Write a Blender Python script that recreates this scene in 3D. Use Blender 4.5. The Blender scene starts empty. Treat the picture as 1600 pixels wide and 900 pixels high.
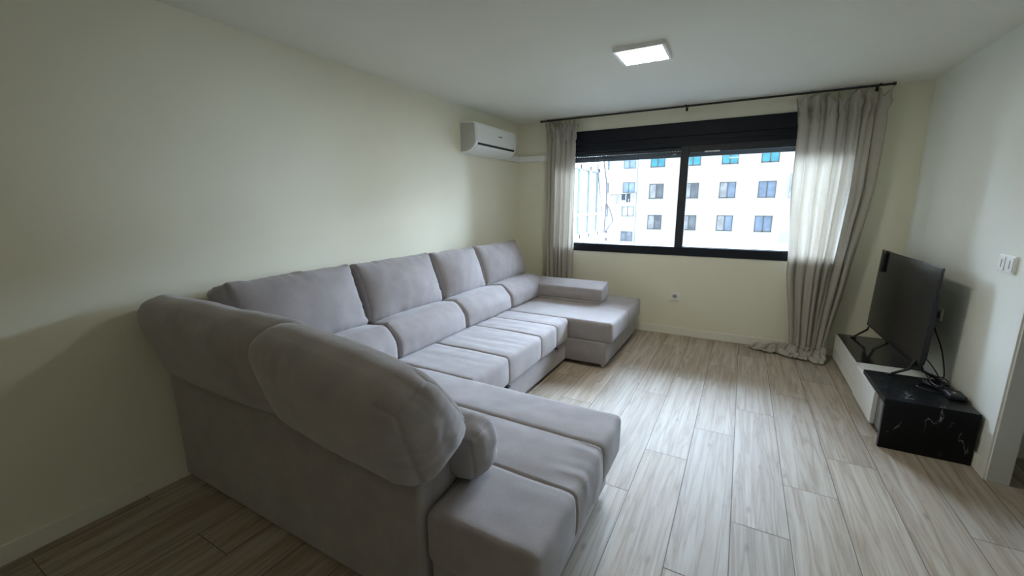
import bpy, bmesh, math, random
from mathutils import Vector, Matrix, noise
random.seed(7)
SC = bpy.context.scene
COL = SC.collection
W, H, YB = 3.947, 2.5, -8.2          # room: x 0..W, y YB..0 (window wall at y=0), height H

# ------------------------------------------------------------------ materials
def new_mat(name):
    m = bpy.data.materials.new(name); m.use_nodes = True
    nt = m.node_tree
    return m, nt, nt.nodes['Principled BSDF']
def N(nt, t, **k):
    n = nt.nodes.new(t)
    for a, v in k.items():
        if a in n.inputs.keys() if hasattr(n.inputs, 'keys') else False: n.inputs[a].default_value = v
        else: setattr(n, a, v)
    return n
def ramp(nt, stops):
    r = nt.nodes.new('ShaderNodeValToRGB')
    e = r.color_ramp.elements
    while len(e) < len(stops): e.new(0.5)
    for i, (p, c) in enumerate(stops):
        e[i].position = p; e[i].color = (*c, 1)
    return r
def simple(name, col, rough=0.5, metal=0.0, var=0.03, scale=30, bump=0.0, bscale=200, spec=0.5, coords='Object'):
    m, nt, b = new_mat(name)
    tc = N(nt, 'ShaderNodeTexCoord')
    nz = N(nt, 'ShaderNodeTexNoise'); nz.inputs['Scale'].default_value = scale; nz.inputs['Detail'].default_value = 4
    nt.links.new(tc.outputs[coords], nz.inputs['Vector'])
    c0 = tuple(max(0, c * (1 - var)) for c in col); c1 = tuple(min(1, c * (1 + var)) for c in col)
    r = ramp(nt, [(0.3, c0), (0.7, c1)])
    nt.links.new(nz.outputs['Fac'], r.inputs['Fac']); nt.links.new(r.outputs['Color'], b.inputs['Base Color'])
    b.inputs['Roughness'].default_value = rough; b.inputs['Metallic'].default_value = metal
    b.inputs['Specular IOR Level'].default_value = spec
    if bump:
        n2 = N(nt, 'ShaderNodeTexNoise'); n2.inputs['Scale'].default_value = bscale; n2.inputs['Detail'].default_value = 3
        nt.links.new(tc.outputs[coords], n2.inputs['Vector'])
        bp = N(nt, 'ShaderNodeBump'); bp.inputs['Strength'].default_value = bump; bp.inputs['Distance'].default_value = 0.002
        nt.links.new(n2.outputs['Fac'], bp.inputs['Height']); nt.links.new(bp.outputs['Normal'], b.inputs['Normal'])
    return m

M = {}
M['wall'] = simple('wall_paint', (0.82, 0.80, 0.655), 0.85, var=0.012, scale=3, bump=0.15, bscale=60, spec=0.2)
M['wall_cool'] = simple('right_wall_paint', (0.79, 0.81, 0.74), 0.8, var=0.012, scale=3, bump=0.15, bscale=60, spec=0.25)
M['ceiling'] = simple('ceiling_paint', (0.78, 0.78, 0.695), 0.9, var=0.01, scale=3, spec=0.2)
M['baseboard'] = simple('baseboard_white', (0.84, 0.82, 0.73), 0.45, var=0.01)
M['trim'] = simple('door_casing_white', (0.80, 0.80, 0.75), 0.4, var=0.01)
M['frame'] = simple('anthracite_aluminium', (0.010, 0.013, 0.020), 0.55, var=0.1, spec=0.25)
M['frame2'] = simple('dark_sash_aluminium', (0.030, 0.034, 0.040), 0.5, var=0.1, spec=0.3)
M['shutter'] = simple('roller_shutter_grey', (0.055, 0.060, 0.066), 0.6, var=0.1)
M['white'] = simple('white_plastic', (0.84, 0.85, 0.82), 0.35, var=0.01)
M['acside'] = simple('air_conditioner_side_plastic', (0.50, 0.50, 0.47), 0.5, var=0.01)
M['black'] = simple('matt_black_plastic', (0.012, 0.013, 0.015), 0.45, var=0.1)
M['rod'] = simple('black_curtain_rod', (0.012, 0.012, 0.012), 0.4, var=0.1)
M['grey'] = simple('grey_mark', (0.35, 0.37, 0.38), 0.5)
M['darkslot'] = simple('dark_slot', (0.02, 0.02, 0.02), 0.8)
M['chrome'] = simple('chrome_metal', (0.75, 0.75, 0.76), 0.2, metal=1.0)
M['lacquer'] = simple('white_lacquer', (0.82, 0.83, 0.80), 0.25, var=0.01)
M['carcass'] = simple('grey_cabinet_edge', (0.20, 0.205, 0.20), 0.5, var=0.04)
M['blacktop'] = simple('glossy_black_top', (0.012, 0.014, 0.017), 0.13, var=0.1)
M['screen'] = simple('television_screen_glass', (0.010, 0.011, 0.013), 0.16, var=0.05, spec=0.75)
M['cable'] = simple('black_cable', (0.012, 0.012, 0.013), 0.35, var=0.1)

def fabric(name, col, bump=0.35):
    m, nt, b = new_mat(name)
    tc = N(nt, 'ShaderNodeTexCoord')
    n1 = N(nt, 'ShaderNodeTexNoise'); n1.inputs['Scale'].default_value = 420; n1.inputs['Detail'].default_value = 3
    n2 = N(nt, 'ShaderNodeTexNoise'); n2.inputs['Scale'].default_value = 9; n2.inputs['Detail'].default_value = 5
    for n in (n1, n2): nt.links.new(tc.outputs['Object'], n.inputs['Vector'])
    mx = N(nt, 'ShaderNodeMath', operation='MULTIPLY_ADD'); mx.inputs[1].default_value = 0.55
    nt.links.new(n1.outputs['Fac'], mx.inputs[0])
    m3 = N(nt, 'ShaderNodeMath', operation='MULTIPLY'); m3.inputs[1].default_value = 0.45
    nt.links.new(n2.outputs['Fac'], m3.inputs[0]); nt.links.new(m3.outputs[0], mx.inputs[2])
    r = ramp(nt, [(0.3, tuple(c * 0.80 for c in col)), (0.7, tuple(c * 1.17 for c in col))])
    nt.links.new(mx.outputs[0], r.inputs['Fac']); nt.links.new(r.outputs['Color'], b.inputs['Base Color'])
    b.inputs['Roughness'].default_value = 0.92; b.inputs['Specular IOR Level'].default_value = 0.15
    b.inputs['Sheen Weight'].default_value = 0.35; b.inputs['Sheen Roughness'].default_value = 0.5
    bp = N(nt, 'ShaderNodeBump'); bp.inputs['Strength'].default_value = bump; bp.inputs['Distance'].default_value = 0.0015
    nt.links.new(n1.outputs['Fac'], bp.inputs['Height']); nt.links.new(bp.outputs['Normal'], b.inputs['Normal'])
    return m
M['fabric'] = fabric('taupe_grey_upholstery', (0.335, 0.303, 0.298))
M['underside'] = simple('black_underside_cloth', (0.02, 0.02, 0.02), 0.9)

def curtain_mat():
    m, nt, b = new_mat('beige_linen_curtain')
    tc = N(nt, 'ShaderNodeTexCoord')
    n1 = N(nt, 'ShaderNodeTexNoise'); n1.inputs['Scale'].default_value = 260; n1.inputs['Detail'].default_value = 3
    nt.links.new(tc.outputs['Object'], n1.inputs['Vector'])
    r = ramp(nt, [(0.3, (0.64, 0.605, 0.54)), (0.7, (0.76, 0.725, 0.665))])
    nt.links.new(n1.outputs['Fac'], r.inputs['Fac']); nt.links.new(r.outputs['Color'], b.inputs['Base Color'])
    b.inputs['Roughness'].default_value = 0.9; b.inputs['Specular IOR Level'].default_value = 0.1
    tr = N(nt, 'ShaderNodeBsdfTranslucent'); nt.links.new(r.outputs['Color'], tr.inputs['Color'])
    mix = N(nt, 'ShaderNodeMixShader'); mix.inputs[0].default_value = 0.50
    out = nt.nodes['Material Output']
    nt.links.new(b.outputs[0], mix.inputs[1]); nt.links.new(tr.outputs[0], mix.inputs[2]); nt.links.new(mix.outputs[0], out.inputs['Surface'])
    bp = N(nt, 'ShaderNodeBump'); bp.inputs['Strength'].default_value = 0.2; bp.inputs['Distance'].default_value = 0.001
    nt.links.new(n1.outputs['Fac'], bp.inputs['Height']); nt.links.new(bp.outputs['Normal'], b.inputs['Normal'])
    return m
M['curtain'] = curtain_mat()

def glass_mat():
    m, nt, b = new_mat('clear_window_glass')
    out = nt.nodes['Material Output']
    t = N(nt, 'ShaderNodeBsdfTransparent'); t.inputs['Color'].default_value = (0.93, 0.96, 0.96, 1)
    g = N(nt, 'ShaderNodeBsdfGlossy'); g.inputs['Roughness'].default_value = 0.0
    fr = N(nt, 'ShaderNodeFresnel'); fr.inputs['IOR'].default_value = 1.45
    mix = N(nt, 'ShaderNodeMixShader')
    nt.links.new(fr.outputs[0], mix.inputs[0]); nt.links.new(t.outputs[0], mix.inputs[1]); nt.links.new(g.outputs[0], mix.inputs[2])
    nt.links.new(mix.outputs[0], out.inputs['Surface'])
    return m
M['glass'] = glass_mat()

def marble_mat():
    m, nt, b = new_mat('black_marble')
    tc = N(nt, 'ShaderNodeTexCoord')
    mp = N(nt, 'ShaderNodeMapping'); mp.inputs['Rotation'].default_value = (0.5, 0.6, 0.9); mp.inputs['Scale'].default_value = (2.2, 2.2, 0.55)
    nt.links.new(tc.outputs['Object'], mp.inputs['Vector'])
    nz = N(nt, 'ShaderNodeTexNoise'); nz.inputs['Scale'].default_value = 4.5; nz.inputs['Detail'].default_value = 5; nz.inputs['Distortion'].default_value = 0.2
    nt.links.new(mp.outputs[0], nz.inputs['Vector'])
    r = ramp(nt, [(0.0, (0, 0, 0)), (0.492, (0, 0, 0)), (0.499, (1, 1, 1)), (0.506, (0, 0, 0)), (1.0, (0, 0, 0))])
    nt.links.new(nz.outputs['Fac'], r.inputs['Fac'])
    n2 = N(nt, 'ShaderNodeTexNoise'); n2.inputs['Scale'].default_value = 9.0
    nt.links.new(tc.outputs['Object'], n2.inputs['Vector'])
    r2 = ramp(nt, [(0.50, (0, 0, 0)), (0.62, (1, 1, 1))])
    nt.links.new(n2.outputs['Fac'], r2.inputs['Fac'])
    mu = N(nt, 'ShaderNodeMath', operation='MULTIPLY')
    nt.links.new(r.outputs['Color'], mu.inputs[0]); nt.links.new(r2.outputs['Color'], mu.inputs[1])
    mx = N(nt, 'ShaderNodeMix', data_type='RGBA')
    mx.inputs['A'].default_value = (0.006, 0.007, 0.008, 1); mx.inputs['B'].default_value = (0.32, 0.33, 0.34, 1)
    nt.links.new(mu.outputs[0], mx.inputs['Factor']); nt.links.new(mx.outputs['Result'], b.inputs['Base Color'])
    b.inputs['Roughness'].default_value = 0.30; b.inputs['Specular IOR Level'].default_value = 0.22
    return m
M['marble'] = marble_mat()

def plank_mat():
    m, nt, b = new_mat('wood_look_porcelain_plank')
    uv = N(nt, 'ShaderNodeUVMap'); uv.uv_map = 'UVMap'
    at = N(nt, 'ShaderNodeAttribute'); at.attribute_name = 'tint'
    def nz(sx, sy, sc, det, dist, rough=0.55):
        mp = N(nt, 'ShaderNodeMapping'); mp.inputs['Scale'].default_value = (sx, sy, 1)
        nt.links.new(uv.outputs[0], mp.inputs['Vector'])
        n = N(nt, 'ShaderNodeTexNoise'); n.inputs['Scale'].default_value = sc; n.inputs['Detail'].default_value = det
        n.inputs['Distortion'].default_value = dist; n.inputs['Roughness'].default_value = rough
        nt.links.new(mp.outputs[0], n.inputs['Vector']); return n
    big = nz(7.0, 0.9, 1.6, 4, 0.6)
    fine = nz(24.0, 1.1, 1.6, 5, 0.8, 0.6)
    vein = nz(11.0, 0.55, 1.3, 4, 1.3, 0.55)
    cb = ramp(nt, [(0.25, (0.345, 0.285, 0.215)), (0.45, (0.415, 0.362, 0.293)), (0.62, (0.45, 0.403, 0.342)), (0.8, (0.49, 0.452, 0.40))])
    nt.links.new(big.outputs['Fac'], cb.inputs['Fac'])
    cf = ramp(nt, [(0.25, (0.76, 0.73, 0.68)), (0.5, (0.98, 0.965, 0.945)), (0.75, (1.06, 1.06, 1.06))])
    nt.links.new(fine.outputs['Fac'], cf.inputs['Fac'])
    cv = ramp(nt, [(0.40, (1, 1, 1)), (0.475, (0.86, 0.83, 0.80)), (0.50, (0.74, 0.69, 0.64)), (0.515, (0.84, 0.81, 0.77)), (0.58, (1, 1, 1))])
    nt.links.new(vein.outputs['Fac'], cv.inputs['Fac'])
    m1 = N(nt, 'ShaderNodeMix', data_type='RGBA', blend_type='MULTIPLY'); m1.inputs['Factor'].default_value = 0.8
    nt.links.new(cb.outputs[0], m1.inputs['A']); nt.links.new(cf.outputs[0], m1.inputs['B'])
    m2 = N(nt, 'ShaderNodeMix', data_type='RGBA', blend_type='MULTIPLY'); m2.inputs['Factor'].default_value = 1.0
    nt.links.new(m1.outputs['Result'], m2.inputs['A']); nt.links.new(cv.outputs[0], m2.inputs['B'])
    m3 = N(nt, 'ShaderNodeMix', data_type='RGBA', blend_type='MULTIPLY'); m3.inputs['Factor'].default_value = 1
    nt.links.new(m2.outputs['Result'], m3.inputs['A']); nt.links.new(at.outputs['Color'], m3.inputs['B'])
    # small knots
    vo = N(nt, 'ShaderNodeTexVoronoi'); vo.inputs['Scale'].default_value = 1.0; vo.inputs['Randomness'].default_value = 1
    mp = N(nt, 'ShaderNodeMapping'); mp.inputs['Scale'].default_value = (7.0, 2.6, 1); nt.links.new(uv.outputs[0], mp.inputs['Vector']); nt.links.new(mp.outputs[0], vo.inputs['Vector'])
    kn = ramp(nt, [(0.0, (0.45, 0.40, 0.35)), (0.05, (0.72, 0.68, 0.62)), (0.10, (1, 1, 1))])
    nt.links.new(vo.outputs['Distance'], kn.inputs['Fac'])
    m4 = N(nt, 'ShaderNodeMix', data_type='RGBA', blend_type='MULTIPLY'); m4.inputs['Factor'].default_value = 0.7
    nt.links.new(m3.outputs['Result'], m4.inputs['A']); nt.links.new(kn.outputs[0], m4.inputs['B'])
    nt.links.new(m4.outputs['Result'], b.inputs['Base Color'])
    b.inputs['Roughness'].default_value = 0.55; b.inputs['Specular IOR Level'].default_value = 0.30
    bp = N(nt, 'ShaderNodeBump'); bp.inputs['Strength'].default_value = 0.12; bp.inputs['Distance'].default_value = 0.002
    nt.links.new(fine.outputs['Fac'], bp.inputs['Height']); nt.links.new(bp.outputs['Normal'], b.inputs['Normal'])
    return m
M['plank'] = plank_mat()
M['grout'] = simple('plank_joint', (0.13, 0.115, 0.10), 0.9)
def emit(name, col, s):
    m, nt, b = new_mat(name)
    b.inputs['Base Color'].default_value = (*col, 1)
    b.inputs['Emission Color'].default_value = (*col, 1); b.inputs['Emission Strength'].default_value = s
    return m
M['lamp'] = emit('lit_lamp_diffuser', (1.0, 0.93, 0.80), 34.0)
M['fill_lamp'] = emit('fill_lamp_diffuser', (1.0, 0.90, 0.72), 7.0)  # for the added fill lamp out of view
M['facade'] = simple('white_facade_render', (0.80, 0.80, 0.78), 0.9, var=0.02, scale=0.4)
M['facade2'] = simple('pale_facade_render', (0.66, 0.69, 0.70), 0.9, var=0.05, scale=0.6)
M['ground'] = simple('street_ground', (0.14, 0.14, 0.135), 0.9, scale=0.3, var=0.15)
M['fwin'] = simple('facade_window_frame', (0.17, 0.18, 0.20), 0.5)
M['pane_blue'] = simple('blue_reflecting_pane', (0.26, 0.36, 0.52), 0.35, var=0.25, scale=1.2)
M['pane_cyan'] = simple('cyan_reflecting_pane', (0.10, 0.46, 0.60), 0.3, var=0.2, scale=1.2)
M['pane_pale'] = simple('curtained_pane', (0.46, 0.50, 0.54), 0.5, var=0.3, scale=1.5)
M['pane_dark'] = simple('dark_pane', (0.20, 0.23, 0.27), 0.4, var=0.35, scale=1.5)
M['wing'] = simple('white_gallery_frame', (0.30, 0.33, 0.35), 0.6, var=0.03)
M['wingpane'] = simple('gallery_pane', (0.10, 0.15, 0.17), 0.5, var=0.2, scale=1.3)
M['laundry_d'] = simple('dark_laundry', (0.08, 0.10, 0.13), 0.9)
M['laundry_l'] = simple('pale_laundry', (0.42, 0.45, 0.47), 0.9)
M['outcable'] = simple('outdoor_cable', (0.10, 0.09, 0.095), 0.8)

# ------------------------------------------------------------------ mesh helpers
def link(name, bm, mat, parent=None, smooth=False, mats=None):
    me = bpy.data.meshes.new(name); bm.to_mesh(me); bm.free()
    for mm in (mats or [mat]): me.materials.append(mm)
    if smooth:
        for p in me.polygons: p.use_smooth = True
    o = bpy.data.objects.new(name, me); COL.objects.link(o)
    if parent: o.parent = parent
    return o
def thing(name, label, cat, loc=(0, 0, 0), group=None):
    o = bpy.data.objects.new(name, None); COL.objects.link(o); o.location = loc
    o.empty_display_size = 0.1
    o['label'] = label; o['category'] = cat
    if group: o['group'] = group
    return o
def tag(o, label, cat, group=None):
    o['label'] = label; o['category'] = cat
    if group: o['group'] = group
    return o
def struct(name, bm, mat, parent=None, mats=None):
    o = link(name, bm, mat, parent, mats=mats)
    if not parent: o['kind'] = 'structure'
    return o
def put(parent):
    """children are modelled in world coordinates: shift them when the parent Empty is not at the origin"""
    for c in parent.children:
        c.matrix_parent_inverse = Matrix.Translation(parent.location).inverted()
def addbox(bm, x0, x1, y0, y1, z0, z1, bev=0.0, seg=2, mat=0, M4=None):
    t = bmesh.new()
    bmesh.ops.create_cube(t, size=1)
    for v in t.verts:
        v.co = Vector(((x0 + x1) / 2 + v.co.x * (x1 - x0), (y0 + y1) / 2 + v.co.y * (y1 - y0), (z0 + z1) / 2 + v.co.z * (z1 - z0)))
    if bev: bmesh.ops.bevel(t, geom=t.edges[:], offset=bev, segments=seg, affect='EDGES', profile=0.5)
    if M4: bmesh.ops.transform(t, matrix=M4, verts=t.verts)
    for f in t.faces: f.material_index = mat
    me = bpy.data.meshes.new('tmp'); t.to_mesh(me); t.free(); bm.from_mesh(me); bpy.data.meshes.remove(me)
def box(name, x0, x1, y0, y1, z0, z1, mat, parent=None, bev=0.0, seg=2):
    bm = bmesh.new(); addbox(bm, x0, x1, y0, y1, z0, z1, bev, seg); return link(name, bm, mat, parent, smooth=False)
def prism(bm, pts, axis, a, b, mat=0):
    """extrude a closed 2D outline along axis from a to b"""
    def mk(p, t):
        if axis == 0: return (t, p[0], p[1])
        if axis == 1: return (p[0], t, p[1])
        return (p[0], p[1], t)
    A = [bm.verts.new(mk(p, a)) for p in pts]; B = [bm.verts.new(mk(p, b)) for p in pts]
    n = len(pts)
    for i in range(n):
        f = bm.faces.new((A[i], A[(i + 1) % n], B[(i + 1) % n], B[i])); f.material_index = mat
    f = bm.faces.new(A[::-1]); f.material_index = mat
    f = bm.faces.new(B); f.material_index = mat
    bmesh.ops.recalc_face_normals(bm, faces=bm.faces)
def tube(bm, pts, r, n=10, cap=True):
    pts = [Vector(p) for p in pts]; rings = []
    up = Vector((0, 0, 1))
    for i, p in enumerate(pts):
        d = (pts[min(i + 1, len(pts) - 1)] - pts[max(i - 1, 0)]).normalized()
        a = d.cross(up) if abs(d.dot(up)) < 0.95 else d.cross(Vector((1, 0, 0)))
        a.normalize(); b = d.cross(a)
        rr = r[i] if isinstance(r, (list, tuple)) else r
        rings.append([bm.verts.new(p + a * rr * math.cos(2 * math.pi * k / n) + b * rr * math.sin(2 * math.pi * k / n)) for k in range(n)])
    for i in range(len(rings) - 1):
        for k in range(n):
            bm.faces.new((rings[i][k], rings[i][(k + 1) % n], rings[i + 1][(k + 1) % n], rings[i + 1][k]))
    if cap:
        bm.faces.new(rings[0][::-1]); bm.faces.new(rings[-1])
    bmesh.ops.recalc_face_normals(bm, faces=bm.faces)
def spline(pts, sub=8):
    P = [Vector(p) for p in pts]; out = []
    for i in range(len(P) - 1):
        p0 = P[max(i - 1, 0)]; p1 = P[i]; p2 = P[i + 1]; p3 = P[min(i + 2, len(P) - 1)]
        for s in range(sub):
            t = s / sub
            out.append(0.5 * ((2 * p1) + (p2 - p0) * t + (2 * p0 - 5 * p1 + 4 * p2 - p3) * t * t + (3 * p1 - p0 - 3 * p2 + p3) * t ** 3))
    out.append(P[-1]); return out

def lattice(h, r, step, extra=()):
    c = [-h, -h + r * 0.12, -h + r * 0.35, -h + r * 0.65, -h + r]
    n = max(2, int((2 * h - 2 * r) / step))
    c += [-h + r + (2 * h - 2 * r) * i / n for i in range(1, n)]
    c += [h - r, h - r * 0.65, h - r * 0.35, h - r * 0.12, h]
    for e in extra: c += [e - 0.010, e - 0.004, e, e + 0.004, e + 0.010]
    c = sorted(c); o = [c[0]]
    for v in c[1:]:
        if v - o[-1] > 0.0015: o.append(v)
    o[-1] = h
    return o
def softbox_extra(c, e):
    c = sorted(set(c + list(e))); return c
def softbox(size, r, bulge=(0, 0, 0), step=0.03, seams=(), seam_axis=None, sdepth=0.006, puff=0.0, wr=0.0, wrf=(12, 12, 12), M4=None, shape=None, seed=0, power=0.7, seamfade=None, shear=None, edge_seam=0.0, cornerpull=0.0, gather=0.0, gw=0.07, xtra=(), seam_end=False):
    """an upholstered block: rounded box, bulged faces, stitched seams (grooves) and wrinkles"""
    hx, hy, hz = (s / 2 for s in size); hh = (hx, hy, hz)
    ex = [(), (), ()]
    if seam_axis is not None: ex[seam_axis] = seams
    L = [lattice(hh[a], r, step, ex[a]) for a in range(3)]
    L[0] = softbox_extra(L[0], xtra)
    n = [len(l) - 1 for l in L]
    bm = bmesh.new(); V = {}
    def vert(i, j, k):
        key = (i, j, k)
        if key in V: return V[key]
        p = Vector((L[0][i], L[1][j], L[2][k]))
        inn = Vector([max(-(hh[a] - r), min(hh[a] - r, p[a])) for a in range(3)])
        d = p - inn; nrm = d.normalized() if d.length > 1e-9 else Vector((0, 0, 1))
        q = inn + nrm * r
        u = [max(-1, min(1, q[a] / hh[a])) for a in range(3)]
        o = q.copy()
        for a in range(3):
            b, c = (a + 1) % 3, (a + 2) % 3
            o[a] += u[a] * bulge[a] * (max(0, 1 - u[b] ** 2) ** power) * (max(0, 1 - u[c] ** 2) ** power)
        if cornerpull:
            cc = sum(1 for a in range(3) if abs(u[a]) > 0.8)
            w_ = (abs(u[0]) * abs(u[2])) ** 6 if hy == min(hh) else (abs(u[1]) * abs(u[2])) ** 6
            o += Vector((u[0], u[1] * 0, u[2])) * cornerpull * w_
        if seams:
            a = seam_axis; ds = min(abs(p[a] - s) for s in seams)
            fade = seamfade(u) if seamfade else 1.0
            g = math.exp(-(ds / 0.0055) ** 2)
            o -= nrm * sdepth * g * fade
            if puff: o += nrm * puff * (1 - math.exp(-(ds / 0.05) ** 2)) * fade
        if edge_seam:
            # stitched line where the broad faces meet the border
            e = max(abs(d[a]) for a in range(3)); 
            k2 = sorted([abs(d[a]) for a in range(3)])
            if seam_end and (u[0] < 0.5 or abs(d[0]) < 1e-6): pass
            elif k2[1] > r * 0.97: o -= nrm * edge_seam
            elif k2[1] > r * 0.85: o -= nrm * edge_seam * 0.35
        if gather:
            for a in range(3):
                # ripples that run across each stitched edge and die out over the face
                b, c = (a + 1) % 3, (a + 2) % 3
                db, dc = hh[b] - abs(p[b]), hh[c] - abs(p[c])
                if min(db, dc) < 1e-6 + r * 0.4 or True:
                    dist = max(db, dc)
                    o += nrm * gather * math.exp(-(dist / gw) ** 2) * noise.noise(Vector((p[a] * 38 + seed, a * 9.1 + (1 if p[b] > 0 else 0) * 3.3, (1 if p[c] > 0 else 0) * 5.7)))
        if wr:
            s = Vector((o.x * wrf[0] + seed, o.y * wrf[1] + seed * 1.7, o.z * wrf[2]))
            o += nrm * wr * (noise.noise(s) + 0.5 * noise.noise(s * 2.3))
        if shape: o = shape(o, u, nrm)
        if M4: o = M4 @ o
        V[key] = bm.verts.new(o); return V[key]
    for a in range(3):
        b, c = (a + 1) % 3, (a + 2) % 3
        for side in (0, n[a]):
            for i in range(n[b]):
                for j in range(n[c]):
                    idx = []
                    for di, dj in ((0, 0), (1, 0), (1, 1), (0, 1)):
                        t = [0, 0, 0]; t[a] = side; t[b] = i + di; t[c] = j + dj
                        idx.append(vert(*t))
                    if side == 0: idx.reverse()
                    try: bm.faces.new(idx)
                    except ValueError: pass
    bmesh.ops.recalc_face_normals(bm, faces=bm.faces)
    return bm
def soft(name, x0, x1, y0, y1, z0, z1, parent, r=0.03, mat=None, rot=(0, 0, 0), sub=0, **k):
    c = Vector(((x0 + x1) / 2, (y0 + y1) / 2, (z0 + z1) / 2))
    ax, ay, az = rot
    M4 = Matrix.Translation(c) @ Matrix.Rotation(az, 4, 'Z') @ Matrix.Rotation(ay, 4, 'Y') @ Matrix.Rotation(ax, 4, 'X')
    bm = softbox((x1 - x0, y1 - y0, z1 - z0), r, M4=M4, **k)
    o = link(name, bm, mat or M['fabric'], parent, smooth=True)
    return o

# ------------------------------------------------------------------ room shell
# floor: planks .2417 wide along y, each a face with its own grain offset and tint
def build_floor():
    pw, plen = 0.2417, 1.267; x_off = 2.7254
    joints = {-3: -2.97, -2: -2.53, -1: -2.11, 0: -1.685, 1: -2.52, 2: -2.11, 3: -1.70, 4: -2.54}
    me = bpy.data.meshes.new('floor'); vs, fs, uvs, tints, mi = [], [], [], [], []
    rnd = random.Random(11)
    def quad(x0, x1, y0, y1, z, m, t, off):
        b = len(vs); vs.extend([(x0, y0, z), (x1, y0, z), (x1, y1, z), (x0, y1, z)]); fs.append((b, b + 1, b + 2, b + 3))
        for x, y in ((x0, y0), (x1, y0), (x1, y1), (x0, y1)): uvs.append((x - x0 + off[0], y + off[1]))
        tints.append(t); mi.append(m)
    X0, X1 = 0.0, 5.6
    quad(X0 - .1, X1, YB - .1, 0.1, -0.0012, 1, (1, 1, 1), (0, 0))
    k = int((X0 - x_off) / pw) - 1
    while x_off + k * pw < X1:
        a, b = x_off + k * pw, x_off + (k + 1) * pw
        a2, b2 = max(a, X0), min(b, X1)
        j = joints.get(k, [-1.69, -2.11, -2.53][k % 3])
        y = j - plen * 6
        while y < 0:
            c, d = max(y, YB), min(y + plen, 0)
            if d > c and b2 > a2:
                s = rnd.uniform(0.90, 1.08); w = rnd.uniform(-0.02, 0.02)
                quad(a2 + 0.0018, b2 - 0.0018, c + 0.0018, d - 0.0018, 0.0, 0, (s + w, s, s - w), (rnd.uniform(0, 60), rnd.uniform(0, 60)))
            y += plen
        k += 1
    me.from_pydata(vs, [], fs)
    uv = me.uv_layers.new(name='UVMap')
    for i, c in enumerate(uvs): uv.data[i].uv = c
    ca = me.color_attributes.new('tint', 'FLOAT_COLOR', 'CORNER')
    for i, p in enumerate(me.polygons):
        p.material_index = mi[i]
        for li in p.loop_indices: ca.data[li].color = (*tints[i], 1)
    me.materials.append(M['plank']); me.materials.append(M['grout'])
    o = bpy.data.objects.new('floor', me); COL.objects.link(o); o['kind'] = 'structure'
    return o
build_floor()
bm = bmesh.new(); addbox(bm, -0.2, 5.8, YB - .2, 0.3, -0.3, -0.002); s = struct('floor_slab', bm, M['grout']); s.name = 'trim_1'
bm = bmesh.new(); addbox(bm, -0.2, 5.8, YB - .2, 0.3, H, H + 0.25); struct('ceiling', bm, M['ceiling'])
bm = bmesh.new(); addbox(bm, -0.2, 0, YB - .2, 0.3, 0, H); struct('wall_left', bm, M['wall'])
bm = bmesh.new(); addbox(bm, 0, 5.8, YB - .2, YB, 0, H); struct('wall_rear', bm, M['wall'])
WX0, WX1, WZ0, WZ1 = 0.57, 3.50, 0.925, 2.345
bm = bmesh.new()
addbox(bm, 0, WX0, 0, 0.25, 0, H); addbox(bm, WX1, 4.3, 0, 0.25, 0, H)
addbox(bm, WX0, WX1, 0, 0.25, 0, WZ0); addbox(bm, WX0, WX1, 0, 0.25, WZ1, H)
struct('wall_window', bm, M['wall'])
JY = -1.942
bm = bmesh.new()
addbox(bm, W, W + 0.083, JY, 0, 0, H); addbox(bm, W, W + 0.083, YB, JY - 0.86, 0, H); addbox(bm, W, W + 0.083, JY - 0.86, JY, 2.06, H)
struct('wall_right', bm, M['wall_cool'])
bm = bmesh.new()   # hallway beyond the door opening
addbox(bm, W + 0.083, 5.6, -1.56, -1.46, 0, H); addbox(bm, 5.6, 5.8, YB, 0, 0, H)
struct('wall_hallway', bm, M['wall_cool'])
# door casing around the opening
bm = bmesh.new()
addbox(bm, W - 0.013, W, JY - 0.001, JY + 0.06, 0, 2.12, 0.002); addbox(bm, W - 0.004, W + 0.087, JY - 0.012, JY + 0.0005, 0, 2.06, 0.002)
addbox(bm, W - 0.013, W, JY - 0.92, JY - 0.86, 0, 2.12, 0.002); addbox(bm, W - 0.004, W + 0.087, JY - 0.86, JY - 0.848, 0, 2.06, 0.002)
addbox(bm, W - 0.013, W, JY - 0.86, JY, 2.06, 2.12, 0.002)
struct('trim_2', bm, M['trim'])
def baseb(name, x0, x1, y0, y1, cut=None):
    bm = bmesh.new()
    if cut:
        addbox(bm, x0, cut - 0.0008, y0, y1, 0, 0.089, 0.003); addbox(bm, cut + 0.0008, x1, y0, y1, 0, 0.089, 0.003)
    else: addbox(bm, x0, x1, y0, y1, 0, 0.089, 0.003)
    struct(name, bm, M['baseboard'])
baseb('baseboard_left', 0, 0.013, YB, 0)
baseb('baseboard_window', 0.013, W - 0.013, -0.013, 0, cut=2.22)
baseb('baseboard_right', W - 0.013, W, JY + 0.06, 0)
baseb('baseboard_hallway', W + 0.083, 5.6, -1.573, -1.56)

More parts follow.
